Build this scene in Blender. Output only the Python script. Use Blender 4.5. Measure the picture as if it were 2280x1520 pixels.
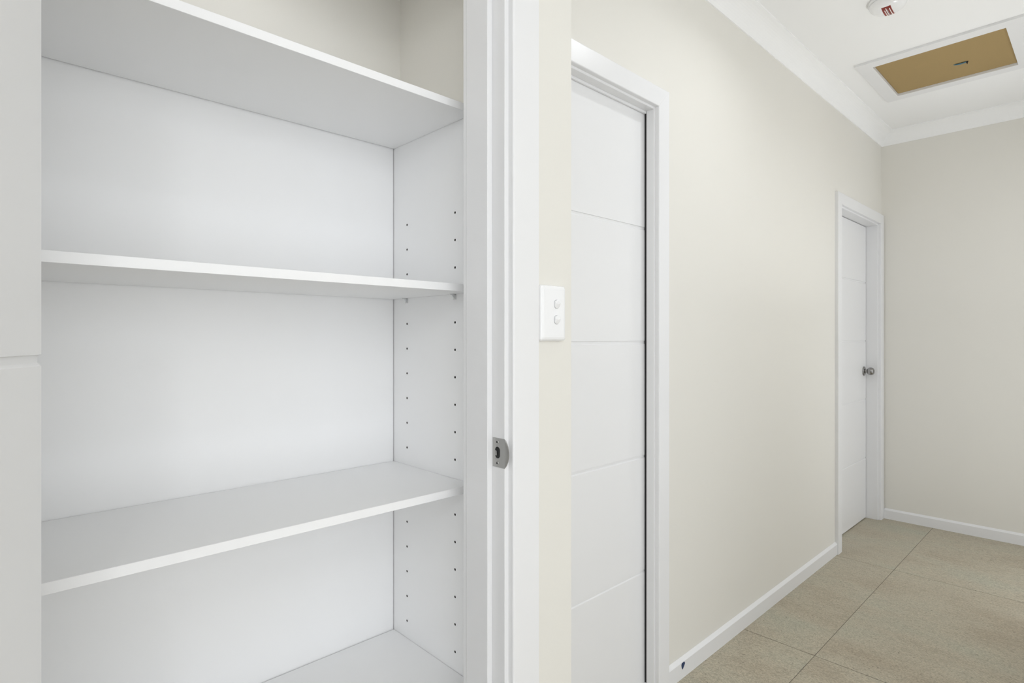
import bpy, bmesh, math, random
from mathutils import Vector, Matrix
random.seed(4)
scene = bpy.context.scene
for o in list(bpy.data.objects):
    bpy.data.objects.remove(o, do_unlink=True)
COL = scene.collection
R = math.radians

# ------------------------------------------------------------------ camera, world, lights, exposure
# axes: X runs down the hall, Y runs into the wall with the doors, Z up, floor at 0 (metres)
H = 1.26
cam_d = bpy.data.cameras.new('camera')
cam_d.sensor_width = 36.0
cam_d.lens = 20.0
cam_d.shift_y = -9.75 / 2280
cam_d.clip_start = 0.02
cam = bpy.data.objects.new('camera', cam_d)
COL.objects.link(cam)
cam.location = (0, 0, H)
cam.rotation_euler = (R(90), 0, R(46.4 - 90))
scene.camera = cam

world = bpy.data.worlds.new('sky')
scene.world = world
world.use_nodes = True
wb = world.node_tree.nodes['Background']
wb.inputs['Color'].default_value = (0.90, 0.95, 1.0, 1)
wb.inputs['Strength'].default_value = 0.25

scene.view_settings.view_transform = 'Standard'
scene.view_settings.look = 'None'
scene.view_settings.gamma = 1.0
scene.view_settings.use_curve_mapping = False
scene.view_settings.exposure = 0.0

def area_light(name, loc, rot, sx, sy, power, color, parent=None, shape='RECTANGLE', spread=180):
    d = bpy.data.lights.new(name, 'AREA')
    d.shape = shape
    d.size = sx
    d.size_y = sy
    d.energy = power
    d.color = color
    d.spread = R(spread)
    o = bpy.data.objects.new(name, d)
    COL.objects.link(o)
    o.location = loc
    o.rotation_euler = rot
    if parent:
        o.parent = parent
    return o

# daylight panels outside unseen openings, some inferred, some added to brighten the room
P = [33.5, 29.0, 10.0, 4.8, 13.2, 3.3, 1.7, 5.1, 19.5]
DAY = (0.945, 0.97, 1.0)
area_light('daylight', (-1.80, -2.38, 1.22), (R(90), 0, R(0)), 1.5, 2.4, P[0], DAY)  # added panel, lifts the side faces in the cupboard
area_light('daylight', (-0.22, -2.38, 1.22), (R(90), 0, R(0)), 1.6, 2.4, P[1], DAY)
area_light('daylight', (1.03, -2.38, 1.22), (R(90), 0, R(0)), 0.85, 2.4, P[2], DAY)  # added panel, lifts the left of the cupboard
area_light('daylight', (2.15, -0.24, 1.20), (R(90), 0, R(0)), 0.85, 2.35, P[3], DAY)  # panel behind an added opening, lifts the low hall wall
area_light('daylight', (3.85, -0.24, 1.20), (R(90), 0, R(0)), 1.15, 2.35, P[4], DAY)
scene.cycles.max_bounces = 8
scene.cycles.diffuse_bounces = 5
scene.cycles.adaptive_threshold = 0.06
scene.cycles.adaptive_min_samples = 16

# ------------------------------------------------------------------ key dimensions
V1 = 0.805      # face of the wall with the shelved cupboard
V2 = 1.100      # face of the recessed hall wall with the two doors
US = 0.944      # where the hall wall steps back
U3 = 4.617      # end wall
VR = -2.20      # wall behind the camera, with a window
VH = -0.05      # right wall of the narrow part of the hall
UC = 1.60       # corner where the hall narrows
UB = -2.80      # wall at the other end of the hall
CEIL = 2.67
VB = 1.311      # cabinet back panel
VF = 0.980      # shelf fronts
UCR = 0.815     # inside of the cabinet's right side
UCL = -0.045    # inside of the cabinet's left side

# ------------------------------------------------------------------ materials
def new_mat(name):
    m = bpy.data.materials.new(name)
    m.use_nodes = True
    nt = m.node_tree
    b = nt.nodes['Principled BSDF']
    return m, nt, b

def paint(name, col, rough=0.5, bump=0.0, bscale=400, var=0.0, spec=0.5):
    m, nt, b = new_mat(name)
    b.inputs['Roughness'].default_value = rough
    b.inputs['Specular IOR Level'].default_value = spec
    b.inputs['Base Color'].default_value = (*col, 1)
    if var < 0.02 and not bump:
        return m
    tc = nt.nodes.new('ShaderNodeTexCoord')
    n = nt.nodes.new('ShaderNodeTexNoise')
    n.inputs['Scale'].default_value = bscale
    n.inputs['Detail'].default_value = 1
    nt.links.new(tc.outputs['Object'], n.inputs['Vector'])
    r = nt.nodes.new('ShaderNodeValToRGB')
    c0 = [c * (1 - var) for c in col]
    r.color_ramp.elements[0].color = (*c0, 1)
    r.color_ramp.elements[1].color = (*col, 1)
    nt.links.new(n.outputs['Fac'], r.inputs['Fac'])
    nt.links.new(r.outputs['Color'], b.inputs['Base Color'])
    if bump:
        bp = nt.nodes.new('ShaderNodeBump')
        bp.inputs['Strength'].default_value = bump
        bp.inputs['Distance'].default_value = 0.0006
        nt.links.new(n.outputs['Fac'], bp.inputs['Height'])
        nt.links.new(bp.outputs['Normal'], b.inputs['Normal'])
    return m

M = {}
M['wall'] = paint('cream_wall_paint', (0.77, 0.752, 0.70), 0.55, 0.0, 350, 0.02, 0.35)
M['ceil'] = paint('white_ceiling_paint', (0.89, 0.89, 0.885), 0.8, 0.0, 300, 0.01, 0.2)
M['trim'] = paint('white_gloss_trim', (0.79, 0.79, 0.795), 0.32, 0.0, 300, 0.01)
M['door'] = paint('white_door_enamel', (0.80, 0.80, 0.803), 0.38, 0.0, 180, 0.01)
M['melamine'] = paint('white_melamine', (0.91, 0.911, 0.912), 0.42, 0.0, 900, 0.015)
M['edge'] = paint('white_edge_tape', (0.88, 0.88, 0.883), 0.3, 0.0, 300, 0.01)
M['plastic'] = paint('white_plastic', (0.86, 0.86, 0.865), 0.25, 0.0, 300, 0.005)
M['chip'] = paint('raw_chipboard_hole', (0.05, 0.042, 0.035), 0.9, 0.0, 900, 0.3)
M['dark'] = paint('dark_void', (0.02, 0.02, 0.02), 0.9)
M['blue'] = paint('blue_painters_tape', (0.012, 0.04, 0.13), 0.5, 0.1, 500, 0.4)
M['teal'] = paint('teal_tape', (0.05, 0.17, 0.24), 0.5, 0.1, 300, 0.3)
M['red'] = paint('red_print', (0.30, 0.025, 0.012), 0.35, 0.0, 150, 0.45)
M['print_white'] = paint('white_print', (0.85, 0.82, 0.80), 0.4)
M['print_grey'] = paint('grey_print', (0.30, 0.31, 0.32), 0.4)
M['board'] = paint('brown_hardboard', (0.385, 0.275, 0.125), 0.75, 0.3, 500, 0.12, 0.2)
M['grout'] = paint('grey_grout', (0.12, 0.11, 0.09), 0.9, 0.2, 400, 0.2)

def metal(name, col, rough):
    m, nt, b = new_mat(name)
    b.inputs['Metallic'].default_value = 1.0
    b.inputs['Base Color'].default_value = (*col, 1)
    tc = nt.nodes.new('ShaderNodeTexCoord')
    mp = nt.nodes.new('ShaderNodeMapping')
    mp.inputs['Scale'].default_value = (900, 900, 30)
    n = nt.nodes.new('ShaderNodeTexNoise')
    n.inputs['Scale'].default_value = 1.0
    nt.links.new(tc.outputs['Object'], mp.inputs['Vector'])
    nt.links.new(mp.outputs['Vector'], n.inputs['Vector'])
    mr = nt.nodes.new('ShaderNodeMapRange')
    mr.inputs['To Min'].default_value = rough * 0.7
    mr.inputs['To Max'].default_value = rough * 1.4
    nt.links.new(n.outputs['Fac'], mr.inputs['Value'])
    nt.links.new(mr.outputs['Result'], b.inputs['Roughness'])
    return m
M['steel'] = metal('brushed_steel', (0.46, 0.455, 0.44), 0.34)
M['chrome'] = metal('satin_chrome', (0.34, 0.335, 0.33), 0.15)

def clear_plastic():
    m, nt, b = new_mat('clear_plastic')
    b.inputs['Base Color'].default_value = (0.85, 0.86, 0.86, 1)
    b.inputs['Roughness'].default_value = 0.12
    t = nt.nodes.new('ShaderNodeBsdfTransparent')
    mx = nt.nodes.new('ShaderNodeMixShader')
    mx.inputs['Fac'].default_value = 0.45
    nt.links.new(t.outputs[0], mx.inputs[1])
    nt.links.new(b.outputs[0], mx.inputs[2])
    nt.links.new(mx.outputs[0], nt.nodes['Material Output'].inputs['Surface'])
    return m
M['clear'] = clear_plastic()

def lamp_mat():
    m, nt, b = new_mat('lamp_diffuser')
    b.inputs['Base Color'].default_value = (0.9, 0.9, 0.88, 1)
    b.inputs['Emission Color'].default_value = (1.0, 0.93, 0.82, 1)
    b.inputs['Emission Strength'].default_value = 8.0
    m.cycles.emission_sampling = 'NONE'
    return m
M['lamp'] = lamp_mat()

def tile_mat():
    m, nt, b = new_mat('stone_look_porcelain')
    L = nt.links.new
    tc = nt.nodes.new('ShaderNodeTexCoord')
    oi = nt.nodes.new('ShaderNodeObjectInfo')
    sc_ = nt.nodes.new('ShaderNodeVectorMath'); sc_.operation = 'SCALE'
    sc_.inputs[0].default_value = (37.0, 61.0, 11.0)
    L(oi.outputs['Random'], sc_.inputs['Scale'])
    ad = nt.nodes.new('ShaderNodeVectorMath'); ad.operation = 'ADD'
    L(tc.outputs['Object'], ad.inputs[0]); L(sc_.outputs[0], ad.inputs[1])
    def noise(scale, sx, sy, detail, rough=0.6):
        mp = nt.nodes.new('ShaderNodeMapping')
        mp.inputs['Scale'].default_value = (sx, sy, 1)
        n = nt.nodes.new('ShaderNodeTexNoise')
        n.inputs['Scale'].default_value = scale
        n.inputs['Detail'].default_value = detail
        n.inputs['Roughness'].default_value = rough
        L(ad.outputs[0], mp.inputs['Vector']); L(mp.outputs[0], n.inputs['Vector'])
        return n
    def ramp(n, *stops):
        r = nt.nodes.new('ShaderNodeValToRGB')
        e = r.color_ramp.elements
        e[0].position, e[0].color = stops[0][0], (*stops[0][1], 1)
        e[1].position, e[1].color = stops[-1][0], (*stops[-1][1], 1)
        for p, c in stops[1:-1]:
            q = e.new(p); q.color = (*c, 1)
        L(n.outputs['Fac'], r.inputs['Fac'])
        return r
    def mix(kind, fac, a, c):
        x = nt.nodes.new('ShaderNodeMix'); x.data_type = 'RGBA'; x.blend_type = kind
        x.inputs[0].default_value = fac
        L(a, x.inputs[6]); L(c, x.inputs[7])
        return x.outputs[2]
    big = ramp(noise(3.0, 1.6, 0.7, 6, 0.55), (0.30, (0.405, 0.350, 0.262)), (0.5, (0.455, 0.412, 0.318)), (0.72, (0.435, 0.422, 0.332)))
    streak = ramp(noise(26, 3.2, 1.0, 8, 0.75), (0.32, (0.84, 0.83, 0.82)), (0.52, (1, 1, 1)), (0.74, (1.10, 1.09, 1.08)))
    grain = ramp(noise(170, 1.9, 0.8, 4, 0.7), (0.30, (0.56, 0.55, 0.53)), (0.5, (1, 1, 1)), (0.72, (1.40, 1.39, 1.37)))
    pits = ramp(noise(80, 1.8, 0.8, 2, 0.5), (0.262, (0.30, 0.28, 0.26)), (0.285, (1, 1, 1)))
    c = mix('MULTIPLY', 1.0, big.outputs[0], streak.outputs[0])
    c = mix('MULTIPLY', 1.0, c, grain.outputs[0])
    c = mix('MULTIPLY', 1.0, c, pits.outputs[0])
    L(c, b.inputs['Base Color'])
    b.inputs['Roughness'].default_value = 0.52
    bp = nt.nodes.new('ShaderNodeBump')
    bp.inputs['Strength'].default_value = 0.25
    bp.inputs['Distance'].default_value = 0.0006
    L(grain.outputs[0], bp.inputs['Height']); L(bp.outputs[0], b.inputs['Normal'])
    return m
M['tile'] = tile_mat()

# ------------------------------------------------------------------ helpers
def link(o, parent=None):
    COL.objects.link(o)
    if parent is not None:
        o.parent = parent
    return o

def thing(name, loc=(0, 0, 0), label=None, cat=None, kind=None, group=None, rotz=0):
    o = bpy.data.objects.new(name, None)
    o.empty_display_size = 0.1
    o.location = loc
    o.rotation_euler = (0, 0, rotz)
    COL.objects.link(o)
    tag(o, label, cat, kind, group)
    return o

def tag(o, label=None, cat=None, kind=None, group=None):
    if label: o['label'] = label
    if cat: o['category'] = cat
    if kind: o['kind'] = kind
    if group: o['group'] = group
    return o

def chain_loc(p):
    v = Vector((0, 0, 0))
    while p is not None:
        v += Vector(p.location)
        p = p.parent
    return v

def obj(name, bm, mat, parent=None, local=False, smooth=False, mats=None):
    """one mesh object; geometry is given in world metres unless local"""
    bmesh.ops.recalc_face_normals(bm, faces=bm.faces[:])
    me = bpy.data.meshes.new(name)
    if not local:
        if parent is not None:
            bm.transform(Matrix.Translation(-chain_loc(parent)))
    bm.to_mesh(me)
    bm.free()
    for mm in (mats or [mat]):
        me.materials.append(M[mm])
    if smooth:
        me.polygons.foreach_set('use_smooth', [True] * len(me.polygons))
    o = bpy.data.objects.new(name, me)
    link(o, parent)
    return o

def box(bm, x0, x1, y0, y1, z0, z1, bev=0.0, seg=1):
    vs = [bm.verts.new((x, y, z)) for x in (x0, x1) for y in (y0, y1) for z in (z0, z1)]
    q = [(0, 1, 3, 2), (4, 6, 7, 5), (0, 4, 5, 1), (2, 3, 7, 6), (0, 2, 6, 4), (1, 5, 7, 3)]
    fs = [bm.faces.new([vs[i] for i in f]) for f in q]
    if bev:
        es = list({e for f in fs for e in f.edges})
        bmesh.ops.bevel(bm, geom=es, offset=bev, segments=seg, profile=0.5, affect='EDGES')
    return bm

def bx(*a, **k):
    return box(bmesh.new(), *a, **k)

def prism(bm, pts0, pts1):
    """skin between two matching 3-D outlines, closed at both ends"""
    a = [bm.verts.new(p) for p in pts0]
    b = [bm.verts.new(p) for p in pts1]
    n = len(a)
    for i in range(n):
        j = (i + 1) % n
        bm.faces.new((a[i], a[j], b[j], b[i]))
    bm.faces.new(a)
    bm.faces.new(b[::-1])
    return bm

def lathe(bm, prof, centre, axis='Z', seg=40, cap=True):
    rings = []
    for r, h in prof:
        ring = []
        for k in range(seg):
            a = 2 * math.pi * k / seg
            c, s = r * math.cos(a), r * math.sin(a)
            p = {'Z': (c, s, h), 'Y': (c, h, s), 'X': (h, c, s)}[axis]
            ring.append(bm.verts.new(Vector(centre) + Vector(p)))
        rings.append(ring)
    for a, b in zip(rings, rings[1:]):
        for k in range(seg):
            j = (k + 1) % seg
            bm.faces.new((a[k], a[j], b[j], b[k]))
    if cap:
        bm.faces.new(rings[0])
        bm.faces.new(rings[-1][::-1])
    return bm

# ------------------------------------------------------------------ the shell
STR = 'structure'
# floor: a grout bed with each tile a piece of its own
floor = obj('floor', bx(UB, U3, VR, 1.36, -0.06, -0.0016), 'grout')
tag(floor, 'beige stone-look tiled hall floor', 'floor', STR)
TU, TV, G = 1.2, 0.6, 0.0010
for i in range(-5, 3):
    for j in range(-5, 2):
        u0, u1 = 2.42 + TU * i, 2.42 + TU * (i + 1)
        v0, v1 = 0.805 + TV * (j - 1), 0.805 + TV * j
        u0, u1 = max(u0, UB), min(u1, U3)
        v0, v1 = max(v0, VR), min(v1, V2 + 0.16)
        if u1 - u0 < 0.02 or v1 - v0 < 0.02:
            continue
        if j == 1:
            u0 = max(u0, US)
            if u1 - u0 < 0.02:
                continue
        bm = bx(u0 + 0.0019, u1 - 0.0019, v0 + G, v1 - G, -0.012, 0.0, bev=0.0008)
        obj('tile', bm, 'tile', floor)

# ceiling with the square opening of the roof hatch cut out
HU0, HU1, HV0, HV1 = 3.393, 3.900, 0.323, 0.847
bm = bmesh.new()
box(bm, UB, HU0, VR, 1.33, CEIL, CEIL + 0.03)
box(bm, HU1, U3, VR, 1.33, CEIL, CEIL + 0.03)
box(bm, HU0, HU1, VR, HV0, CEIL, CEIL + 0.03)
box(bm, HU0, HU1, HV1, 1.33, CEIL, CEIL + 0.03)
ceiling = tag(obj('ceiling', bm, 'ceil'), 'flat white plasterboard ceiling', 'ceiling', STR)

# openings
JU = 0.747; JL = 0.024; JT = 2.055                    # cupboard doorway (jamb faces)
D2L, D2R, D2T = 0.985, 1.734, 2.059                   # sliding doorway
D3L, D3R, D3T = 3.719, 4.528, 2.030                   # far doorway

# wall with the cupboard doorway, down to its inner face
WI = 0.9066
bm = bmesh.new()
box(bm, UB, JL - 0.02, V1, WI, 0, CEIL)
box(bm, JU + 0.02, US, V1, WI, 0, CEIL)
box(bm, JL - 0.02, JU + 0.02, V1, WI, JT + 0.02, CEIL)
tag(obj('wall_near', bm, 'wall'), 'cream painted wall around the shelved cupboard', 'wall', STR)
# cupboard side and back walls; the right one ends as the step in the hall
bm = bmesh.new()
box(bm, 0.840, US, WI, 1.33, 0, CEIL)
tag(obj('wall_closet_right', bm, 'wall'), 'short cream return wall at the right of the cupboard', 'wall', STR)
tag(obj('wall_closet_left', bx(-0.17, -0.07, WI, 1.33, 0, CEIL), 'wall'), 'cream wall at the left inside the cupboard', 'wall', STR)
tag(obj('wall_closet_back', bx(-0.07, 0.840, 1.320, 1.36, 0, CEIL), 'wall'), 'cream wall above and behind the cupboard shelves', 'wall', STR)

tag(obj('closet_bounce_ceiling', bx(-0.07, 0.840, WI, 1.320, 2.22, 2.25), 'ceil'), 'white lowered ceiling added inside the cupboard to bounce light', 'ceiling', STR)  # unseen ceiling added low so the cupboard bounces more light

# recessed hall wall with two doorways
WT = 0.11
bm = bmesh.new()
box(bm, US, D2L - 0.02, V2, V2 + WT, 0, CEIL)
box(bm, D2R + 0.02, D3L - 0.02, V2, V2 + 0.036, 0, CEIL)
box(bm, D2R + 0.9, D3L - 0.02, V2 + 0.036, V2 + WT, 0, CEIL)
box(bm, D2R + 0.02, D2R + 0.9, V2 + 0.09, V2 + WT, 0, CEIL)
box(bm, D3R + 0.02, U3, V2, V2 + WT, 0, CEIL)
box(bm, D2L - 0.02, D2R + 0.02, V2, V2 + WT, D2T + 0.06, CEIL)
box(bm, D2L - 0.02, D2R + 0.02, V2, V2 + 0.034, D2T + 0.02, D2T + 0.06)
box(bm, D3L - 0.02, D3R + 0.02, V2, V2 + WT, D3T + 0.02, CEIL)
tag(obj('wall_left', bm, 'wall'), 'long cream hall wall holding the two white doors', 'wall', STR)

tag(obj('wall_far', bx(U3, U3 + 0.1, VR, V2 + WT, 0, CEIL), 'wall'), 'plain cream wall at the end of the hall', 'wall', STR)

# walls behind the camera, with openings
def wall_with_openings(name, label, fixed, lo, hi, wins, axis, thick):
    bm = bmesh.new()
    a, b = sorted((fixed, fixed + thick))
    def bb(s0, s1, t0, t1):
        if axis == 'u': box(bm, s0, s1, a, b, t0, t1)
        else: box(bm, a, b, s0, s1, t0, t1)
    at = lo
    for w0, w1, z1 in wins:
        bb(at, w0, 0, CEIL); bb(w0, w1, z1, CEIL)
        at = w1
    bb(at, hi, 0, CEIL)
    return tag(obj(name, bm, 'wall'), label, 'wall', STR)
wall_with_openings('wall_right', 'cream wall behind the camera with an opening widened for fill light', VR, UB, UC, [(-2.60, 1.48, 2.40)], 'u', -0.1)
wall_with_openings('wall_rear', 'cream wall at the near end of the hall with an added opening', UB, VR, V1, [(-1.85, 0.35, 2.40)], 'v', -0.1)
wall_with_openings('wall_hall_right', 'cream wall opposite the two hall doors with two openings', VH, UC, U3, [(1.75, 2.55, 2.35), (3.30, 4.40, 2.35)], 'u', -0.1)
tag(obj('wall_return', bx(UC, UC + 0.1, VR - 0.1, VH - 0.1, 0, CEIL), 'wall'), 'cream return wall where the hall narrows', 'wall', STR)

def opening_frame(name, label, axis, fixed, w0, w1, z1):
    """white lining around an opening to the outside"""
    t = thing(name, (0, 0, 0), label, 'window', STR)
    a, b = fixed - 0.105, fixed + 0.004
    def bb(s0, s1, t0, t1):
        return bx(s0, s1, a, b, t0, t1, bev=0.002) if axis == 'u' else bx(a, b, s0, s1, t0, t1, bev=0.002)
    f = 0.02
    for args in ((w0, w0 + f, 0, z1 - f), (w1 - f, w1, 0, z1 - f), (w0, w1, z1 - f, z1)):
        obj('window_frame', bb(*args), 'trim', t)
opening_frame('window_1', 'white framed opening to daylight, widened for fill light, behind the camera', 'u', VR, -2.60, 1.48, 2.40)  # opening widened both ways so more fill light enters
opening_frame('added_opening_2', 'added white framed opening to daylight at the near end of the hall', 'v', UB, -1.85, 0.35, 2.40)  # unseen opening put in to let light in from this end
opening_frame('added_opening_3', 'white framed opening added for fill light opposite the sliding door', 'u', VH, 1.75, 2.55, 2.35)  # unseen opening put in to light the low hall wall
opening_frame('window_4', 'white framed opening opposite the far hall door', 'u', VH, 3.30, 4.40, 2.35)

# cornice and skirting run round the room outline with mitred corners
OUT = [(UB, VR), (UC, VR), (UC, VH), (U3, VH), (U3, V2), (US, V2), (US, V1), (UB, V1)]     # anticlockwise, inside on the left
def offs(i, p):
    n = len(OUT)
    a, b, c = Vector(OUT[i - 1]), Vector(OUT[i]), Vector(OUT[(i + 1) % n])
    def nrm(s, e):
        d = (e - s).normalized()
        return Vector((-d.y, d.x))
    return b + (nrm(a, b) + nrm(b, c)) * p
K = 0.082
cove = [(0, CEIL - K), (0.006, CEIL - K)]
for k in range(0, 11):
    a = math.pi / 2 * k / 10
    r = K - 0.014
    # shallow concave curve
    cove.append((0.008 + r * (1 - math.cos(a)) * 0.62 + r * 0.38 * k / 10, CEIL - K + 0.006 + r * math.sin(a) * 0.62 + r * 0.38 * k / 10))
cove += [(K, CEIL - 0.006), (K, CEIL), (0, CEIL)]
names = ['window side', 'return wall', 'glazed side', 'far end', 'door side', 'step', 'cupboard side', 'near end']
for k in range(8):
    p0 = [(*offs(k, p), z) for p, z in cove]
    p1 = [(*offs((k + 1) % 8, p), z) for p, z in cove]
    o = obj('trim_%d' % (k + 1), prism(bmesh.new(), p0, p1), 'ceil')
    tag(o, 'white cove cornice along the ceiling, %s of the hall' % names[k], 'cornice', STR)
    # only the curve itself is smooth
    for f in o.data.polygons:
        f.use_smooth = False

def skirting(name, label, axis, fixed, sgn, s0, s1, c0=0.0, c1=0.0):
    """bevelled skirting; c0/c1 lengthen the ends with depth for mitres"""
    prof = [(0, 0), (0.0125, 0), (0.0125, 0.0585), (0.0115, 0.060), (0.0015, 0.0705), (0, 0.0705)]
    def P(s, d, z):
        return (s, fixed + sgn * d, z) if axis == 'u' else (fixed + sgn * d, s, z)
    a = [P(s0 + c0 * d, d, z) for d, z in prof]
    b = [P(s1 + c1 * d, d, z) for d, z in prof]
    return tag(obj(name, prism(bmesh.new(), a, b), 'trim'), label, 'skirting', STR)
D2W, D3W = 0.067, 0.066
skirting('baseboard_left', 'white bevelled skirting between the two hall doors', 'u', V2, -1, 1.8088, 3.6415)
skirting('baseboard_far', 'white bevelled skirting along the end wall', 'v', U3, -1, VH, V2 - 0.0185)
skirting('baseboard_near', 'white bevelled skirting under the light switch', 'u', V1, -1, 0.8295, US, 0, 1)
skirting('baseboard_step', 'white bevelled skirting on the wall step', 'v', US, 1, V1, V2, -1, 0)
skirting('baseboard_right', 'white bevelled skirting behind the camera', 'u', VR, 1, 1.48, UC, 0, -1)
skirting('baseboard_return', 'white bevelled skirting on the return wall', 'v', UC, -1, VR, VH, 1, 1)
skirting('baseboard_hall_right', 'white bevelled skirting below the added wall light', 'u', VH, 1, 2.55, 3.30)
skirting('baseboard_rear', 'white bevelled skirting at the near end of the hall', 'v', UB, 1, 0.35, V1, 0, -1)
skirting('baseboard_closet', 'white bevelled skirting left of the cupboard doorway', 'u', V1, -1, UB, -0.065)

# ------------------------------------------------------------------ door frames
def architraves(parent, uL, uR, zT, W, T, face, right_w=None):
    r = 0.0035
    def prof(W):
        pts = [(0, 0), (0, T - r)]
        for k in range(1, 5):
            a = math.pi / 2 * k / 4
            pts.append((r - r * math.cos(a), T - r + r * math.sin(a)))
        return pts + [(W - 0.0015, T), (W, T - 0.0015), (W, 0)]
    g = 0.00015
    for side in ('left', 'head', 'right'):
        pr = prof(W)
        if side == 'left':
            a = [(uL - w, face - t, 0) for w, t in pr]; b = [(uL - w, face - t, zT + w - g) for w, t in pr]
        elif side == 'right':
            a = [(uR + w, face - t, 0) for w, t in pr]; b = [(uR + w, face - t, zT + w - g) for w, t in pr]
        else:
            a = [(uL - w + g, face - t, zT + w) for w, t in pr]; b = [(uR + w - g, face - t, zT + w) for w, t in pr]
        obj('architrave', prism(bmesh.new(), a, b), 'trim', parent)

# cupboard doorway: jambs, stops, architraves, strike plate
F1 = thing('trim_9', (0.39, V1 + 0.05, 0), 'white moulded door frame around the open shelved cupboard', 'door frame', STR)
obj('jamb', bx(JU, JU + 0.0195, V1, WI, 0, JT + 0.0195, bev=0.0006), 'trim', F1)
obj('jamb', bx(JL - 0.0195, JL, V1, WI, 0, JT + 0.0195, bev=0.0006), 'trim', F1)
obj('jamb', bx(JL, JU, V1, WI, JT, JT + 0.0195, bev=0.0006), 'trim', F1)
SD = 0.0355
obj('door_stop', bx(JU - 0.0128, JU - 0.0001, V1 + SD, WI, 0, JT, bev=0.001), 'trim', F1)
obj('door_stop', bx(JL + 0.0001, JL + 0.0128, V1 + SD, WI, 0, JT, bev=0.001), 'trim', F1)
obj('door_stop', bx(JL + 0.0128, JU - 0.0128, V1 + SD, WI, JT - 0.0128, JT - 0.0001, bev=0.001), 'trim', F1)
obj('lining', bx(JU - 0.0112, JU + 0.093, WI + 0.0014, WI + 0.0115, 0, JT + 0.09, bev=0.0006), 'trim', F1)
obj('lining', bx(-0.0700, JL + 0.0112, WI + 0.0014, WI + 0.0115, 0, JT + 0.09, bev=0.0006), 'trim', F1)
obj('lining', bx(JL + 0.0112, JU - 0.0112, WI + 0.0014, WI + 0.0115, JT - 0.0112, JT + 0.09, bev=0.0006), 'trim', F1)
architraves(F1, JL - 0.010, JU + 0.010, JT + 0.010, 0.0725, 0.014, V1)

# strike plate let into the jamb, with its curved lip
def strike(parent):
    zc = H - 0.2255
    bm = bmesh.new()
    hh, y0, y1 = 0.0285, V1 + 0.0005, V1 + 0.0335
    # outline in (y,z): straight at the back, bowed at the front (the lip)
    yl = V1 - 0.0004
    out = [(y1, -hh), (y1, hh), (yl, hh), (yl, -hh)]
    # hole for the latch
    hy, hz, hr, hs = V1 + 0.0195, 0, 0.0072, 0.0042
    hole = []
    for k in range(24):
        a = 2 * math.pi * k / 24
        s = hs if math.sin(a) >= 0 else -hs
        hole.append((hy + hr * math.cos(a), s + hr * math.sin(a)))
    th = 0.0009
    def X(y):
        return JU - th
    def ring(pts, dx):
        return [bm.verts.new((X(y) + dx, y, zc + z)) for y, z in pts]
    o0, h0 = ring(out, 0), ring(hole, 0)
    o1, h1 = ring(out, th * 0.95), ring(hole, 0.004)
    e0 = [bm.edges.new((o0[i], o0[(i + 1) % len(o0)])) for i in range(len(o0))]
    e1 = [bm.edges.new((h0[i], h0[(i + 1) % len(h0)])) for i in range(len(h0))]
    bmesh.ops.triangle_fill(bm, use_beauty=True, edges=e0 + e1)
    for i in range(len(o0)):
        j = (i + 1) % len(o0)
        bm.faces.new((o0[i], o0[j], o1[j], o1[i]))
    for i in range(len(h0)):
        j = (i + 1) % len(h0)
        bm.faces.new((h0[i], h0[j], h1[j], h1[i]))
    sp = obj('strike_plate', bm, 'steel', parent)
    sp['label'] = 'brushed steel latch plate'
    bm = bmesh.new()
    cols = []
    for i in range(5):
        f = i / 4
        row = []
        for k in range(13):
            t = -1 + 2 * k / 12
            bow = 0.0022 + 0.0085 * (1 - abs(t) ** 2.2)
            zz = zc + t * (hh - 0.0030 * f)
            row.append((JU - th + 0.0016 * f * f, yl - bow * f, zz))
        cols.append(row)
    fr = [[bm.verts.new(p) for p in r] for r in cols]
    bk = [[bm.verts.new((p[0] + 0.0008, p[1], p[2])) for p in r] for r in cols]
    for g in (fr, bk):
        for i in range(4):
            for k in range(12):
                bm.faces.new((g[i][k], g[i][k + 1], g[i + 1][k + 1], g[i + 1][k]))
    for k in range(12):
        bm.faces.new((fr[4][k], fr[4][k + 1], bk[4][k + 1], bk[4][k]))
    for i in range(4):
        bm.faces.new((fr[i][0], fr[i + 1][0], bk[i + 1][0], bk[i][0]))
        bm.faces.new((fr[i][12], fr[i + 1][12], bk[i + 1][12], bk[i][12]))
    obj('lip', bm, 'steel', sp)
    # dark pocket and bent tongue inside the hole
    bm = bmesh.new()
    box(bm, JU - 0.0006, JU - 0.0003, hy - hr - 0.0004, hy + hr + 0.0004, zc - hs - hr - 0.0004, zc + hs + hr + 0.0004)
    obj('latch_pocket', bm, 'dark', sp)
    bm = bmesh.new()
    prism(bm, [(JU - 0.0010, hy + hr - 0.0008, zc - hs - 0.002), (JU - 0.0010, hy + hr - 0.0008, zc + hs), (JU - 0.0026, hy + 0.001, zc + hs - 0.001), (JU - 0.0026, hy + 0.0005, zc - hs - 0.001)],
              [(JU - 0.0007, hy + hr - 0.0008, zc - hs - 0.002), (JU - 0.0007, hy + hr - 0.0008, zc + hs), (JU - 0.0020, hy + 0.001, zc + hs - 0.001), (JU - 0.0020, hy + 0.0005, zc - hs - 0.001)])
    obj('tongue', bm, 'steel', sp)
    for s in (-1, 1):
        bm = bmesh.new()
        c = (JU - th, hy + 0.0005, zc + s * 0.0205)
        lathe(bm, [(0.0001, -0.0002), (0.0011, -0.0002), (0.0012, -0.0009), (0.0030, -0.0011), (0.0036, -0.0002), (0.0036, 0.0004)], c, 'X', 20)
        sc_ = obj('screw', bm, 'steel', sp)
        bm = bmesh.new()
        lathe(bm, [(0.0019, -0.0013), (0.0019, -0.0008)], c, 'X', 10)
        obj('screw_recess', bm, 'dark', sp)
strike(F1)

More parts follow.
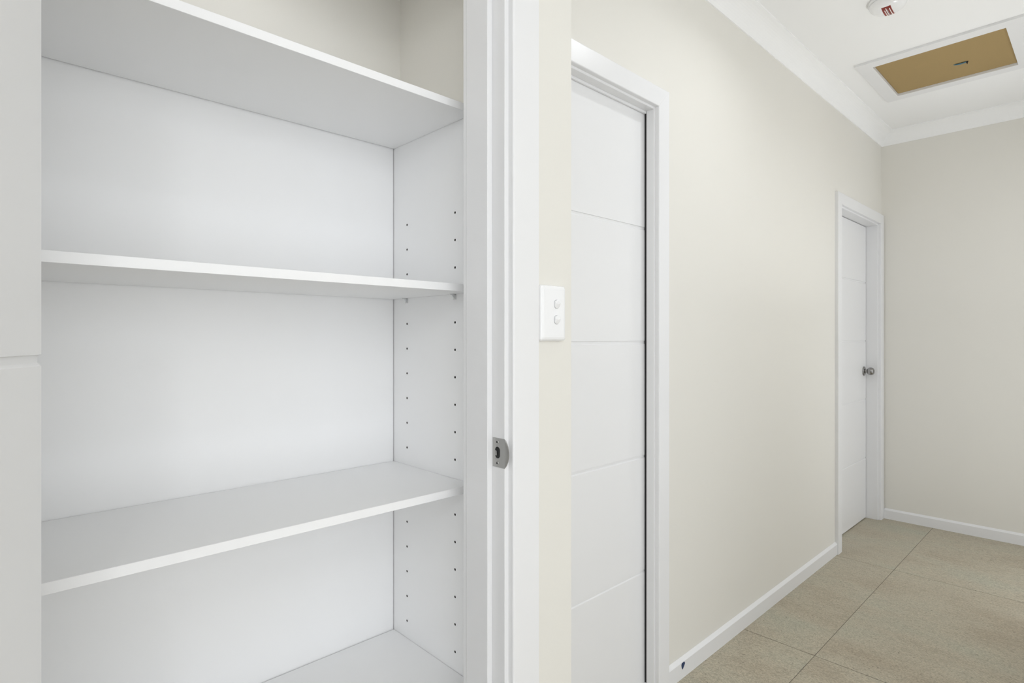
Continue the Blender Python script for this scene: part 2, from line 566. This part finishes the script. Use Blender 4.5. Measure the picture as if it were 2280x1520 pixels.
# doorway of the sliding door: split jambs with a slot behind them
F2 = thing('trim_10', (1.36, V2 + 0.04, 0), 'white door frame around the nearer sliding door', 'door frame', STR)
JD = 0.031
obj('jamb', bx(D2R, D2R + 0.0195, V2, V2 + JD, 0, D2T + 0.0195, bev=0.0008), 'trim', F2)
obj('jamb', bx(D2L - 0.0195, D2L, V2, V2 + WT, 0, D2T + 0.0195, bev=0.0008), 'trim', F2)
obj('jamb', bx(D2L, D2R, V2, V2 + JD, D2T, D2T + 0.0195, bev=0.0008), 'trim', F2)
obj('head_fillet', bx(D2L, D2R, V2 + JD, V2 + JD + 0.0085, D2T - 0.008, D2T + 0.03, bev=0.001), 'trim', F2)
obj('slot_shade_strip', bx(D2R + 0.0032, D2R + 0.012, V2 + JD + 0.0002, V2 + 0.0402, 0.02, D2T), 'dark', F2)  # black strip put in for the shade of the slot beside the door
architraves(F2, D2L - 0.008, D2R + 0.008, D2T + 0.008, D2W, 0.016, V2)

# doorway of the far hinged door
F3 = thing('trim_11', (4.12, V2 + 0.05, 0), 'white door frame in the far corner of the hall', 'door frame', STR)
obj('jamb', bx(D3R, D3R + 0.0195, V2, V2 + WT, 0, D3T + 0.0195, bev=0.0008), 'trim', F3)
obj('jamb', bx(D3L - 0.0195, D3L, V2, V2 + WT, 0, D3T + 0.0195, bev=0.0008), 'trim', F3)
obj('jamb', bx(D3L, D3R, V2, V2 + WT, D3T, D3T + 0.0195, bev=0.0008), 'trim', F3)
architraves(F3, D3L - 0.012, D3R + 0.012, D3T + 0.010, D3W, 0.018, V2)

# ------------------------------------------------------------------ doors
def make_leaf(parent, w, h, th, grooves, gw=0.0080, gd=0.0030):
    """slab from local x 0..w, y 0..th (y=0 faces the viewer), grooved on both faces into five panels"""
    core = bx(0.0012, w - 0.0012, gd, th - gd, 0, h)
    obj('core', core, 'door', parent, local=True)
    zs = [0.0] + sorted(grooves) + [h]
    for k in range(len(zs) - 1):
        a = zs[k] + (gw / 2 if k else 0)
        b = zs[k + 1] - (gw / 2 if k < len(zs) - 2 else 0)
        c = 0.0032                                     # chamfer on the groove's lower lip
        bot = 0.0008 if k else 0
        top = c if k < len(zs) - 2 else 0
        for face in (0, 1):
            y0, y1 = (0, gd) if face == 0 else (th, th - gd)
            e = 0.0008
            pr = [(y1, a), (y1, b), (y0, b - top), (y0, a + bot)]
            bm = bmesh.new()
            prism(bm, [(0, y, z) for y, z in pr], [(w, y, z) for y, z in pr])
            obj('panel', bm, 'door', parent, local=True)

def knob(parent, x, z, y0, sgn):
    """rosette, neck and ball on local face y0, standing out along sgn*y"""
    h = thing('door_knob', (x, y0, z)); h.parent = parent
    def pr(l):
        return [(r, sgn * d) for r, d in l]
    bm = bmesh.new()
    lathe(bm, pr([(0.0325, 0), (0.0325, 0.003), (0.031, 0.006), (0.026, 0.0085), (0.0145, 0.0095), (0.0001, 0.0095)]), (0, 0, 0), 'Y', 40)
    obj('rosette', bm, 'chrome', h, local=True, smooth=True)
    bm = bmesh.new()
    lathe(bm, pr([(0.0135, 0.0094), (0.0115, 0.013), (0.011, 0.020), (0.013, 0.025), (0.0135, 0.028)]), (0, 0, 0), 'Y', 32)
    obj('neck', bm, 'chrome', h, local=True, smooth=True)
    bm = bmesh.new()
    lathe(bm, pr([(0.0135, 0.024), (0.019, 0.0255), (0.0245, 0.031), (0.0268, 0.040), (0.0262, 0.048), (0.0235, 0.056), (0.019, 0.0605), (0.0145, 0.062), (0.0135, 0.0605), (0.0001, 0.0605)]), (0, 0, 0), 'Y', 40)
    obj('ball', bm, 'chrome', h, local=True, smooth=True)
    h['label'] = 'satin chrome round door knob'
    return h

def zrel(*z):
    return [H + q for q in z]
# far hinged door
d3 = thing('door_3', (D3L + 0.0025, 1.172, 0.006), 'closed white grooved door with chrome knob in the far corner', 'door', STR)
make_leaf(d3, D3R - D3L - 0.0065, D3T - 0.010, 0.035, [q - 0.006 for q in zrel(0.378, -0.026, -0.431, -0.840)])
knob(d3, 4.474 - D3L - 0.0025, H - 0.2345 - 0.006, 0.0, -1)
# sliding door, its right end runs into the slot behind the jamb
d2 = thing('door_2', (D2L + 0.002, V2 + 0.0405, 0.012), 'closed white grooved sliding door beside the light switch wall', 'door', STR)
make_leaf(d2, D2R - D2L + 0.06, D2T + 0.03 - 0.012, 0.035, [q - 0.012 for q in zrel(0.386, -0.018, -0.4225, -0.830)])
fg = obj('floor_guide', bx(D2R - D2L - 0.012, D2R - D2L + 0.004, -0.010, 0.0, -0.012, 0.022, bev=0.001), 'plastic', d2, local=True)
# cupboard door, swung right back toward the camera; only the hinge end is in the picture
d1 = thing('door_1', (JL, V1 - 0.0005, 0.008), 'open white grooved cupboard door at the left edge', 'door', STR, rotz=R(-117.5))
make_leaf(d1, 0.718, 2.040, 0.035, [q - 0.008 for q in zrel(0.378, -0.0235, -0.431, -0.840)])
knob(d1, 0.718 - 0.060, H - 0.2345 - 0.008, 0.0, -1)
knob(d1, 0.718 - 0.060, H - 0.2345 - 0.008, 0.035, 1)

# ------------------------------------------------------------------ shelving unit
unit = thing('shelving_unit', ((UCL + UCR) / 2, 1.15, 0), 'white melamine shelving unit built into the open cupboard', 'shelving')
ST = 0.016
TOPZ = H + 0.4985           # underside of the top panel

def holes_panel(u_in, sgn, v0, v1, z0, z1, cols, zs, r=0.0029, depth=0.011):
    """side panel with drilled rows of holes on its inner face; sgn is the side of the solid"""
    bm = bmesh.new()
    s = 0.006
    vb = [v0]
    for c in sorted(cols):
        vb += [c - s, c + s]
    vb.append(v1)
    zb = [z0]
    for z in sorted(zs):
        zb += [z - s, z + s]
    zb.append(z1)
    grid = [[bm.verts.new((u_in, v, z)) for z in zb] for v in vb]
    NSEG = 16
    for i in range(len(vb) - 1):
        for j in range(len(zb) - 1):
            q = [grid[i][j], grid[i + 1][j], grid[i + 1][j + 1], grid[i][j + 1]]
            if i % 2 == 1 and j % 2 == 1:
                cy, cz = (vb[i] + vb[i + 1]) / 2, (zb[j] + zb[j + 1]) / 2
                ring = [bm.verts.new((u_in, cy + r * math.cos(2 * math.pi * (k + 0.5) / NSEG - 3 * math.pi / 4 - math.pi / NSEG), cz + r * math.sin(2 * math.pi * (k + 0.5) / NSEG - 3 * math.pi / 4 - math.pi / NSEG))) for k in range(NSEG)]
                for c in range(4):                         # corners sit opposite ring vertices 0,4,8,12
                    a, b = q[c], q[(c + 1) % 4]
                    k0 = c * 4
                    bm.faces.new([a, b] + [ring[(k0 + 4 - m) % NSEG] for m in range(5)])
                deep = [bm.verts.new((u_in + sgn * depth, p.co.y, p.co.z)) for p in ring]
                for k in range(NSEG):
                    f = bm.faces.new((ring[k], ring[(k + 1) % NSEG], deep[(k + 1) % NSEG], deep[k])); f.material_index = 1
                f = bm.faces.new(deep); f.material_index = 1
            else:
                bm.faces.new(q)
    # the rest of the slab
    uo = u_in + sgn * ST
    A = [bm.verts.new((uo, v, z)) for v, z in ((v0, z0), (v1, z0), (v1, z1), (v0, z1))]
    bm.faces.new(A)
    bm.faces.new([g[0] for g in grid] + [A[1], A[0]])
    bm.faces.new([g[-1] for g in grid] + [A[2], A[3]])
    bm.faces.new(grid[0] + [A[3], A[0]])
    bm.faces.new(grid[-1] + [A[2], A[1]])
    return bm
HZ = [H + 0.2890 - 0.0637 * k for k in range(17)]
HC = [1.0475, 1.2480]
for u_in, sg in ((UCR, 1), (UCL, -1)):
    o = obj('side_panel', holes_panel(u_in, sg, VF + 0.001, VB + 0.004, 0.0, TOPZ + ST, HC, HZ), None, unit, mats=['melamine', 'chip'])

obj('back_panel', bx(UCL + 0.0022, UCR - 0.0022, VB, VB + 0.006, 0.10, TOPZ + ST, bev=0.0003), 'melamine', unit)
def shelf(name, zt, v0=VF, gap=0.0011, vback=VB - 0.0016, ug=0.0008):
    o = obj(name, bx(UCL + ug, UCR - ug, v0 + 0.0012, vback, zt - ST, zt, bev=0.0004), 'melamine', unit)
    obj('edge_strip', bx(UCL + ug, UCR - ug, v0, v0 + 0.0011, zt - ST - 0.0001, zt + 0.0001, bev=0.0003), 'edge', o)
    return o
tp = shelf('top_panel', TOPZ + ST, vback=VB - 0.0036)
obj('gap_light_block', bx(UCL + 0.0008, UCR - 0.0008, VB - 0.0036, VB - 0.0001, TOPZ + ST - 0.002, TOPZ + ST), 'melamine', tp)  # added cover that keeps light out of the gap behind the panel
mid_z = H + 0.1160
low_z = H - 0.3285
shelf('shelf', mid_z, VF - 0.004)
shelf('shelf', low_z)
fs = shelf('fixed_shelf', H - 0.7740, vback=VB - 0.0028)
obj('gap_light_block', bx(UCL + 0.0008, UCR - 0.0008, VB - 0.0028, VB - 0.0001, H - 0.7740 - ST, H - 0.7740 - ST + 0.002), 'melamine', fs)  # added strip under the rear gap, blocks light from below
shelf('bottom_panel', 0.116)
obj('kickboard', bx(UCL + 0.001, UCR - 0.001, VF + 0.04, VF + 0.056, 0.0, 0.0995), 'melamine', unit)

def pin(u, sgn, v, z):
    """clear plug-in support: pad under the shelf, gusset below it and a flange on the panel"""
    bm = bmesh.new()
    box(bm, *sorted((u - sgn * 0.0006, u - sgn * 0.011)), v - 0.0055, v + 0.0055, z - 0.0014, z - 0.0001, bev=0.0002)
    box(bm, *sorted((u - sgn * 0.0004, u - sgn * 0.0018)), v - 0.0055, v + 0.0055, z - 0.0130, z - 0.0015, bev=0.0004)
    a = [(u - sgn * 0.0018, v - 0.001, z - 0.0015), (u - sgn * 0.0105, v - 0.001, z - 0.0015), (u - sgn * 0.0018, v - 0.001, z - 0.0125)]
    prism(bm, a, [(p[0], v + 0.001, p[2]) for p in a])
    lathe(bm, [(0.0021, 0), (0.0021, sgn * 0.0085)], (u - sgn * 0.0004, v, z - 0.0035), 'X', 12)
    return obj('shelf_pin', bm, 'clear', unit)
for v in HC:
    for u, sg in ((UCR, 1), (UCL, -1)):
        pin(u, sg, v, mid_z - ST)
        pin(u, sg, v, low_z - ST)

# ------------------------------------------------------------------ light switch
def rounded_rect(w, h, r, n=6):
    pts = []
    for cx, cz, a0 in ((w / 2 - r, h / 2 - r, 0), (-w / 2 + r, h / 2 - r, 90), (-w / 2 + r, -h / 2 + r, 180), (w / 2 - r, -h / 2 + r, 270)):
        for k in range(n + 1):
            a = R(a0 + 90 * k / n)
            pts.append((cx + r * math.cos(a), cz + r * math.sin(a)))
    return pts
sw = thing('light_switch', (0.8785, V1, H + 0.0495), 'white double rocker light switch plate on the narrow cream wall', 'light switch')
bm = bmesh.new()
W_, H_ = 0.0775, 0.1155
rings = []
for ins, d, rr in ((0, 0, 0.006), (0, 0.0035, 0.006), (0.0010, 0.0062, 0.0055), (0.0035, 0.0085, 0.0045), (0.0075, 0.0100, 0.003), (0.0110, 0.0104, 0.002)):
    rings.append([bm.verts.new((x, -d, z)) for x, z in rounded_rect(W_ - 2 * ins, H_ - 2 * ins, rr)])
for a, b in zip(rings, rings[1:]):
    for k in range(len(a)):
        j = (k + 1) % len(a)
        bm.faces.new((a[k], a[j], b[j], b[k]))
bm.faces.new(rings[-1]); bm.faces.new(rings[0][::-1])
obj('plate', bm, 'plastic', sw, local=True)
for zc in (0.0190, -0.0135):
    bm = bmesh.new()
    base = rounded_rect(0.0150, 0.0185, 0.0068, 6)
    a = [(x + 0.0065, -0.0102, z + zc) for x, z in base]
    bm2 = [(x * 1.0 + 0.0065, -0.0108, z + zc) for x, z in base]
    prism(bm, a, bm2)
    bz = obj('bezel', bm, 'print_grey', sw, local=True)
    bm = bmesh.new()
    base = rounded_rect(0.0140, 0.0172, 0.0062, 6)
    def dep(z):
        t = (z + 0.0086) / 0.0172
        return 0.0116 + 0.0042 * min(1.0, max(0.0, t) * 1.7) - max(0, t - 0.6) * 0.0020
    a = [(x + 0.0065, -0.0104, z + zc) for x, z in base]
    b = [(x + 0.0065, -dep(z) + 0.0004, z + zc) for x, z in base]
    c = [(x * 0.86 + 0.0065, -dep(z) - 0.0003, z * 0.9 + zc) for x, z in base]
    va = [bm.verts.new(p) for p in a]; vb_ = [bm.verts.new(p) for p in b]; vc = [bm.verts.new(p) for p in c]
    n = len(va)
    for k in range(n):
        j = (k + 1) % n
        bm.faces.new((va[k], va[j], vb_[j], vb_[k])); bm.faces.new((vb_[k], vb_[j], vc[j], vc[k]))
    # front as strips so that the slanted face stays clean
    bm.faces.new(va[::-1])
    ctr = bm.verts.new((0.0065, -dep(0) - 0.0003, zc))
    for k in range(n):
        bm.faces.new((vc[k], vc[(k + 1) % n], ctr))
    obj('rocker', bm, 'plastic', sw, local=True)

# ------------------------------------------------------------------ ceiling hatch
hatch = thing('ceiling_hatch', ((HU0 + HU1) / 2, (HV0 + HV1) / 2, CEIL), 'white framed roof hatch with brown hardboard panel in the ceiling', 'hatch')
FW, FT = 0.066, 0.012
prof = [(0, -0.0002), (0, -FT + 0.001), (0.001, -FT), (FW - 0.001, -FT), (FW, -FT + 0.001), (FW, -0.0002)]
cor = [(HU0, HV0, -1, -1), (HU1, HV0, 1, -1), (HU1, HV1, 1, 1), (HU0, HV1, -1, 1)]
for k in range(4):
    c0, c1 = cor[k], cor[(k + 1) % 4]
    a = [(c0[0] + c0[2] * w, c0[1] + c0[3] * w, CEIL + t) for w, t in prof]
    b = [(c1[0] + c1[2] * w, c1[1] + c1[3] * w, CEIL + t) for w, t in prof]
    obj('frame', prism(bmesh.new(), a, b), 'trim', hatch)
obj('panel', bx(HU0 + 0.0025, HU1 - 0.0025, HV0 + 0.0025, HV1 - 0.0025, CEIL + 0.0010, CEIL + 0.0150), 'board', hatch)['label'] = 'brown hardboard panel'

# strip of tape hanging from the hatch panel
tape = thing('tape_strip', (3.695, 0.531, CEIL + 0.001), 'small teal tape strip stuck to the brown hatch panel', 'tape')
n = 9
top = []
for k in range(n):
    t = k / (n - 1)
    y = 0.505 + 0.052 * t
    zz = CEIL + 0.0006 - 0.0060 * math.sin(math.pi * t) * 0.5 - 0.002 * (1 - t)
    top.append((y, zz))
a = [(3.687 + 0.001 * math.sin(9 * i), y, z) for i, (y, z) in enumerate(top)] + [(3.687, y, z - 0.0005) for y, z in reversed(top)]
b = [(3.701, y, z) for y, z in top] + [(3.701, y, z - 0.0005) for y, z in reversed(top)]
obj('strip', prism(bmesh.new(), a, b), 'teal', tape)
a = [(3.690, 0.508, CEIL + 0.0008), (3.690, 0.498, CEIL + 0.0008), (3.696, 0.503, CEIL - 0.012)]
b = [(p[0] + 0.006, p[1] - 0.001, p[2]) for p in a]
obj('folded_end', prism(bmesh.new(), a, b), 'dark', tape)

# ------------------------------------------------------------------ smoke alarm
SC = Vector((2.785, 0.640, CEIL))
al = thing('smoke_alarm', SC, 'round white ceiling smoke alarm with red printed label', 'smoke alarm')
bm = bmesh.new()
lathe(bm, [(0.0700, 0), (0.0715, -0.004), (0.0715, -0.010), (0.0690, -0.0125)], (0, 0, 0), 'Z', 64)
obj('base', bm, 'plastic', al, local=True)
RB, HB = 0.0680, 0.034
def dome(r):
    t = min(1.0, r / RB)
    return -0.0125 - HB * (1 - t ** 3.2) ** (1 / 2.0)
bm = bmesh.new()
pr = [(RB * math.sin(math.pi / 2 * k / 20), dome(RB * math.sin(math.pi / 2 * k / 20))) for k in range(1, 21)]
lathe(bm, [(0.0008, dome(0))] + pr, (0, 0, 0), 'Z', 64)
obj('cover', bm, 'plastic', al, local=True, smooth=True)
def patch(name, x0, x1, y0, y1, mat, parent, lift, rot=0.0):
    bm = bmesh.new()
    nx, ny = 14, 4
    def P(x, y, l):
        X, Y = x * math.cos(rot) - y * math.sin(rot), x * math.sin(rot) + y * math.cos(rot)
        r = math.hypot(X, Y)
        return (X, Y, dome(min(r, RB * 0.999)) - l)
    lay = []
    for l in (lift, lift - 0.0004):
        lay.append([[bm.verts.new(P(x0 + (x1 - x0) * i / nx, y0 + (y1 - y0) * j / ny, l)) for j in range(ny + 1)] for i in range(nx + 1)])
    for g in lay:
        for i in range(nx):
            for j in range(ny):
                bm.faces.new((g[i][j], g[i + 1][j], g[i + 1][j + 1], g[i][j + 1]))
    A, B = lay
    for i in range(nx):
        bm.faces.new((A[i][0], A[i + 1][0], B[i + 1][0], B[i][0])); bm.faces.new((A[i][ny], A[i + 1][ny], B[i + 1][ny], B[i][ny]))
    for j in range(ny):
        bm.faces.new((A[0][j], A[0][j + 1], B[0][j + 1], B[0][j])); bm.faces.new((A[nx][j], A[nx][j + 1], B[nx][j + 1], B[nx][j]))
    return obj(name, bm, mat, parent, local=True)
lab = patch('sticker', -0.040, 0.055, -0.0165, 0.0165, 'red', al, 0.0006, R(2))
lab['label'] = 'dark red printed sticker with white lines'
patch('text_line', -0.018, 0.052, 0.0070, 0.0098, 'print_white', lab, 0.0010, R(2))
patch('text_line', -0.032, 0.035, 0.0005, 0.0036, 'print_white', lab, 0.0010, R(2))
patch('text_line', -0.020, 0.052, -0.0022, -0.0006, 'print_grey', lab, 0.0010, R(2))
patch('text_line', -0.026, 0.054, -0.0112, -0.0082, 'print_white', lab, 0.0010, R(2))

# ------------------------------------------------------------------ scrap of blue tape on the skirting
zc = 0.053
out = [(-0.0080, -0.002), (-0.0060, 0.0065), (-0.0005, 0.0105), (0.0030, 0.0112), (0.0045, 0.0165), (0.0058, 0.0100), (0.0095, -0.001), (0.0060, -0.0060), (-0.0030, -0.0185), (-0.0062, -0.0120)]
yf = V2 - 0.0125
out = [(x * 1.35, z) for x, z in out]
a = [(1.908 + x, yf - 0.0003, zc + min(z, 0.0055)) for x, z in out]
b = [(1.908 + x, yf - 0.0012 - 0.0012 * abs(math.sin(3 * i)), zc + min(z, 0.0055)) for i, (x, z) in enumerate(out)]
sc2 = obj('tape_scrap', prism(bmesh.new(), a, b), 'blue')
tag(sc2, 'tiny dark blue tape scrap on the white skirting', 'tape')

# ------------------------------------------------------------------ recessed downlights, out of view; all but the first added as fill
def downlight(x, y, label, power, spread=150, z=CEIL):
    t = thing('downlight', (x, y, z), label, 'light', None, 'recessed ceiling downlights')
    bm = bmesh.new()
    lathe(bm, [(0.038, -0.0003), (0.052, -0.0003), (0.052, -0.003), (0.048, -0.005), (0.040, -0.004), (0.038, -0.002)], (0, 0, 0), 'Z', 40, cap=False)
    obj('trim_ring', bm, 'plastic', t, local=True)
    bm = bmesh.new()
    lathe(bm, [(0.0375, -0.0003), (0.0375, -0.0020), (0.030, -0.0026), (0.0005, -0.0028)], (0, 0, 0), 'Z', 40)
    obj('diffuser', bm, 'lamp', t, local=True)
    area_light('lamp', (0, 0, -0.008), (0, 0, 0), 0.075, 0.075, power, (0.945, 0.97, 1.0), t, 'DISK', spread)
downlight(2.05, 0.45, 'round recessed downlight nearest the sliding door', P[5])
downlight(0.10, -0.45, 'added fill downlight above the camera', P[6])  # unseen lamp added as general fill
downlight(0.38, 1.06, 'added fill downlight inside the cupboard', 0.38, 180, 2.22)  # unseen lamp added to brighten the walls above the top panel

def fill_pendant(x, y, z, label, power):
    """added fill light shaped as a glass globe on a cord; the globe itself gives the light"""
    t = thing('fill_pendant_lamp', (x, y, CEIL), label, 'lamp')
    rg = 0.20
    bm = bmesh.new()
    lathe(bm, [(0.0005, 0), (0.048, 0), (0.048, -0.018), (0.040, -0.024), (0.0005, -0.024)], (0, 0, 0), 'Z', 32)
    obj('ceiling_rose', bm, 'plastic', t, local=True)
    bm = bmesh.new()
    lathe(bm, [(0.003, -0.024), (0.003, z - CEIL + rg + 0.02)], (0, 0, 0), 'Z', 10)
    obj('cord', bm, 'plastic', t, local=True)
    bm = bmesh.new()
    lathe(bm, [(0.018, z - CEIL + rg + 0.022), (0.022, z - CEIL + rg + 0.018), (0.022, z - CEIL + rg - 0.004)], (0, 0, 0), 'Z', 24)
    obj('lamp_holder', bm, 'plastic', t, local=True)
    bm = bmesh.new()
    bmesh.ops.create_uvsphere(bm, u_segments=16, v_segments=10, radius=rg)
    bm.transform(Matrix.Translation((0, 0, z - CEIL)))
    m, nt, b = new_mat('fill_globe_glass')
    b.inputs['Base Color'].default_value = (0.9, 0.9, 0.88, 1)
    b.inputs['Emission Color'].default_value = (0.945, 0.97, 1.0, 1)
    b.inputs['Emission Strength'].default_value = power / (math.pi * 4 * math.pi * rg * rg)
    M['opal'] = m
    obj('globe', bm, 'opal', t, local=True, smooth=True)
def fill_uplighter(x, y, z, label, power):
    """added fill light for the ceiling, shaped as a half-bowl wall fitting, open at the top"""
    t = thing('fill_wall_uplighter', (x, y, z), label, 'lamp')
    bm = bmesh.new()
    pr = [(0.030, -0.110), (0.075, -0.085), (0.110, -0.045), (0.128, 0.0), (0.121, 0.0), (0.103, -0.042), (0.070, -0.078), (0.028, -0.100)]
    n = 20
    rows = [[bm.verts.new((r * math.cos(math.pi * k / n), 0.0005 + r * math.sin(math.pi * k / n) * 0.9, h)) for k in range(n + 1)] for r, h in pr]
    for i in range(len(rows)):
        a, b = rows[i], rows[(i + 1) % len(rows)]
        for k in range(n):
            bm.faces.new((a[k], a[k + 1], b[k + 1], b[k]))
    obj('bowl', bm, 'trim', t, local=True)
    obj('back_plate', bx(-0.10, 0.10, 0.0003, 0.006, -0.10, -0.004, bev=0.001), 'trim', t, local=True)
    bm = bmesh.new()
    lathe(bm, [(0.0005, -0.012), (0.012, -0.014), (0.018, -0.030), (0.014, -0.048), (0.008, -0.058), (0.0005, -0.060)], (0, 0.045, 0), 'Z', 20)
    obj('bulb', bm, 'lamp', t, local=True, smooth=True)
    area_light('lamp', (0, 0.055, -0.006), (R(180), 0, 0), 0.09, 0.07, power, (0.945, 0.97, 1.0), t)
fill_uplighter(2.95, VH, 1.30, 'white half bowl fill light added on the wall opposite the sliding door', P[7])  # unseen wall light put in to brighten the ceiling
fill_pendant(-0.80, -0.80, 2.10, 'white opal globe hung behind the camera as an added fill light', P[8])  # unseen globe added as soft fill for the room
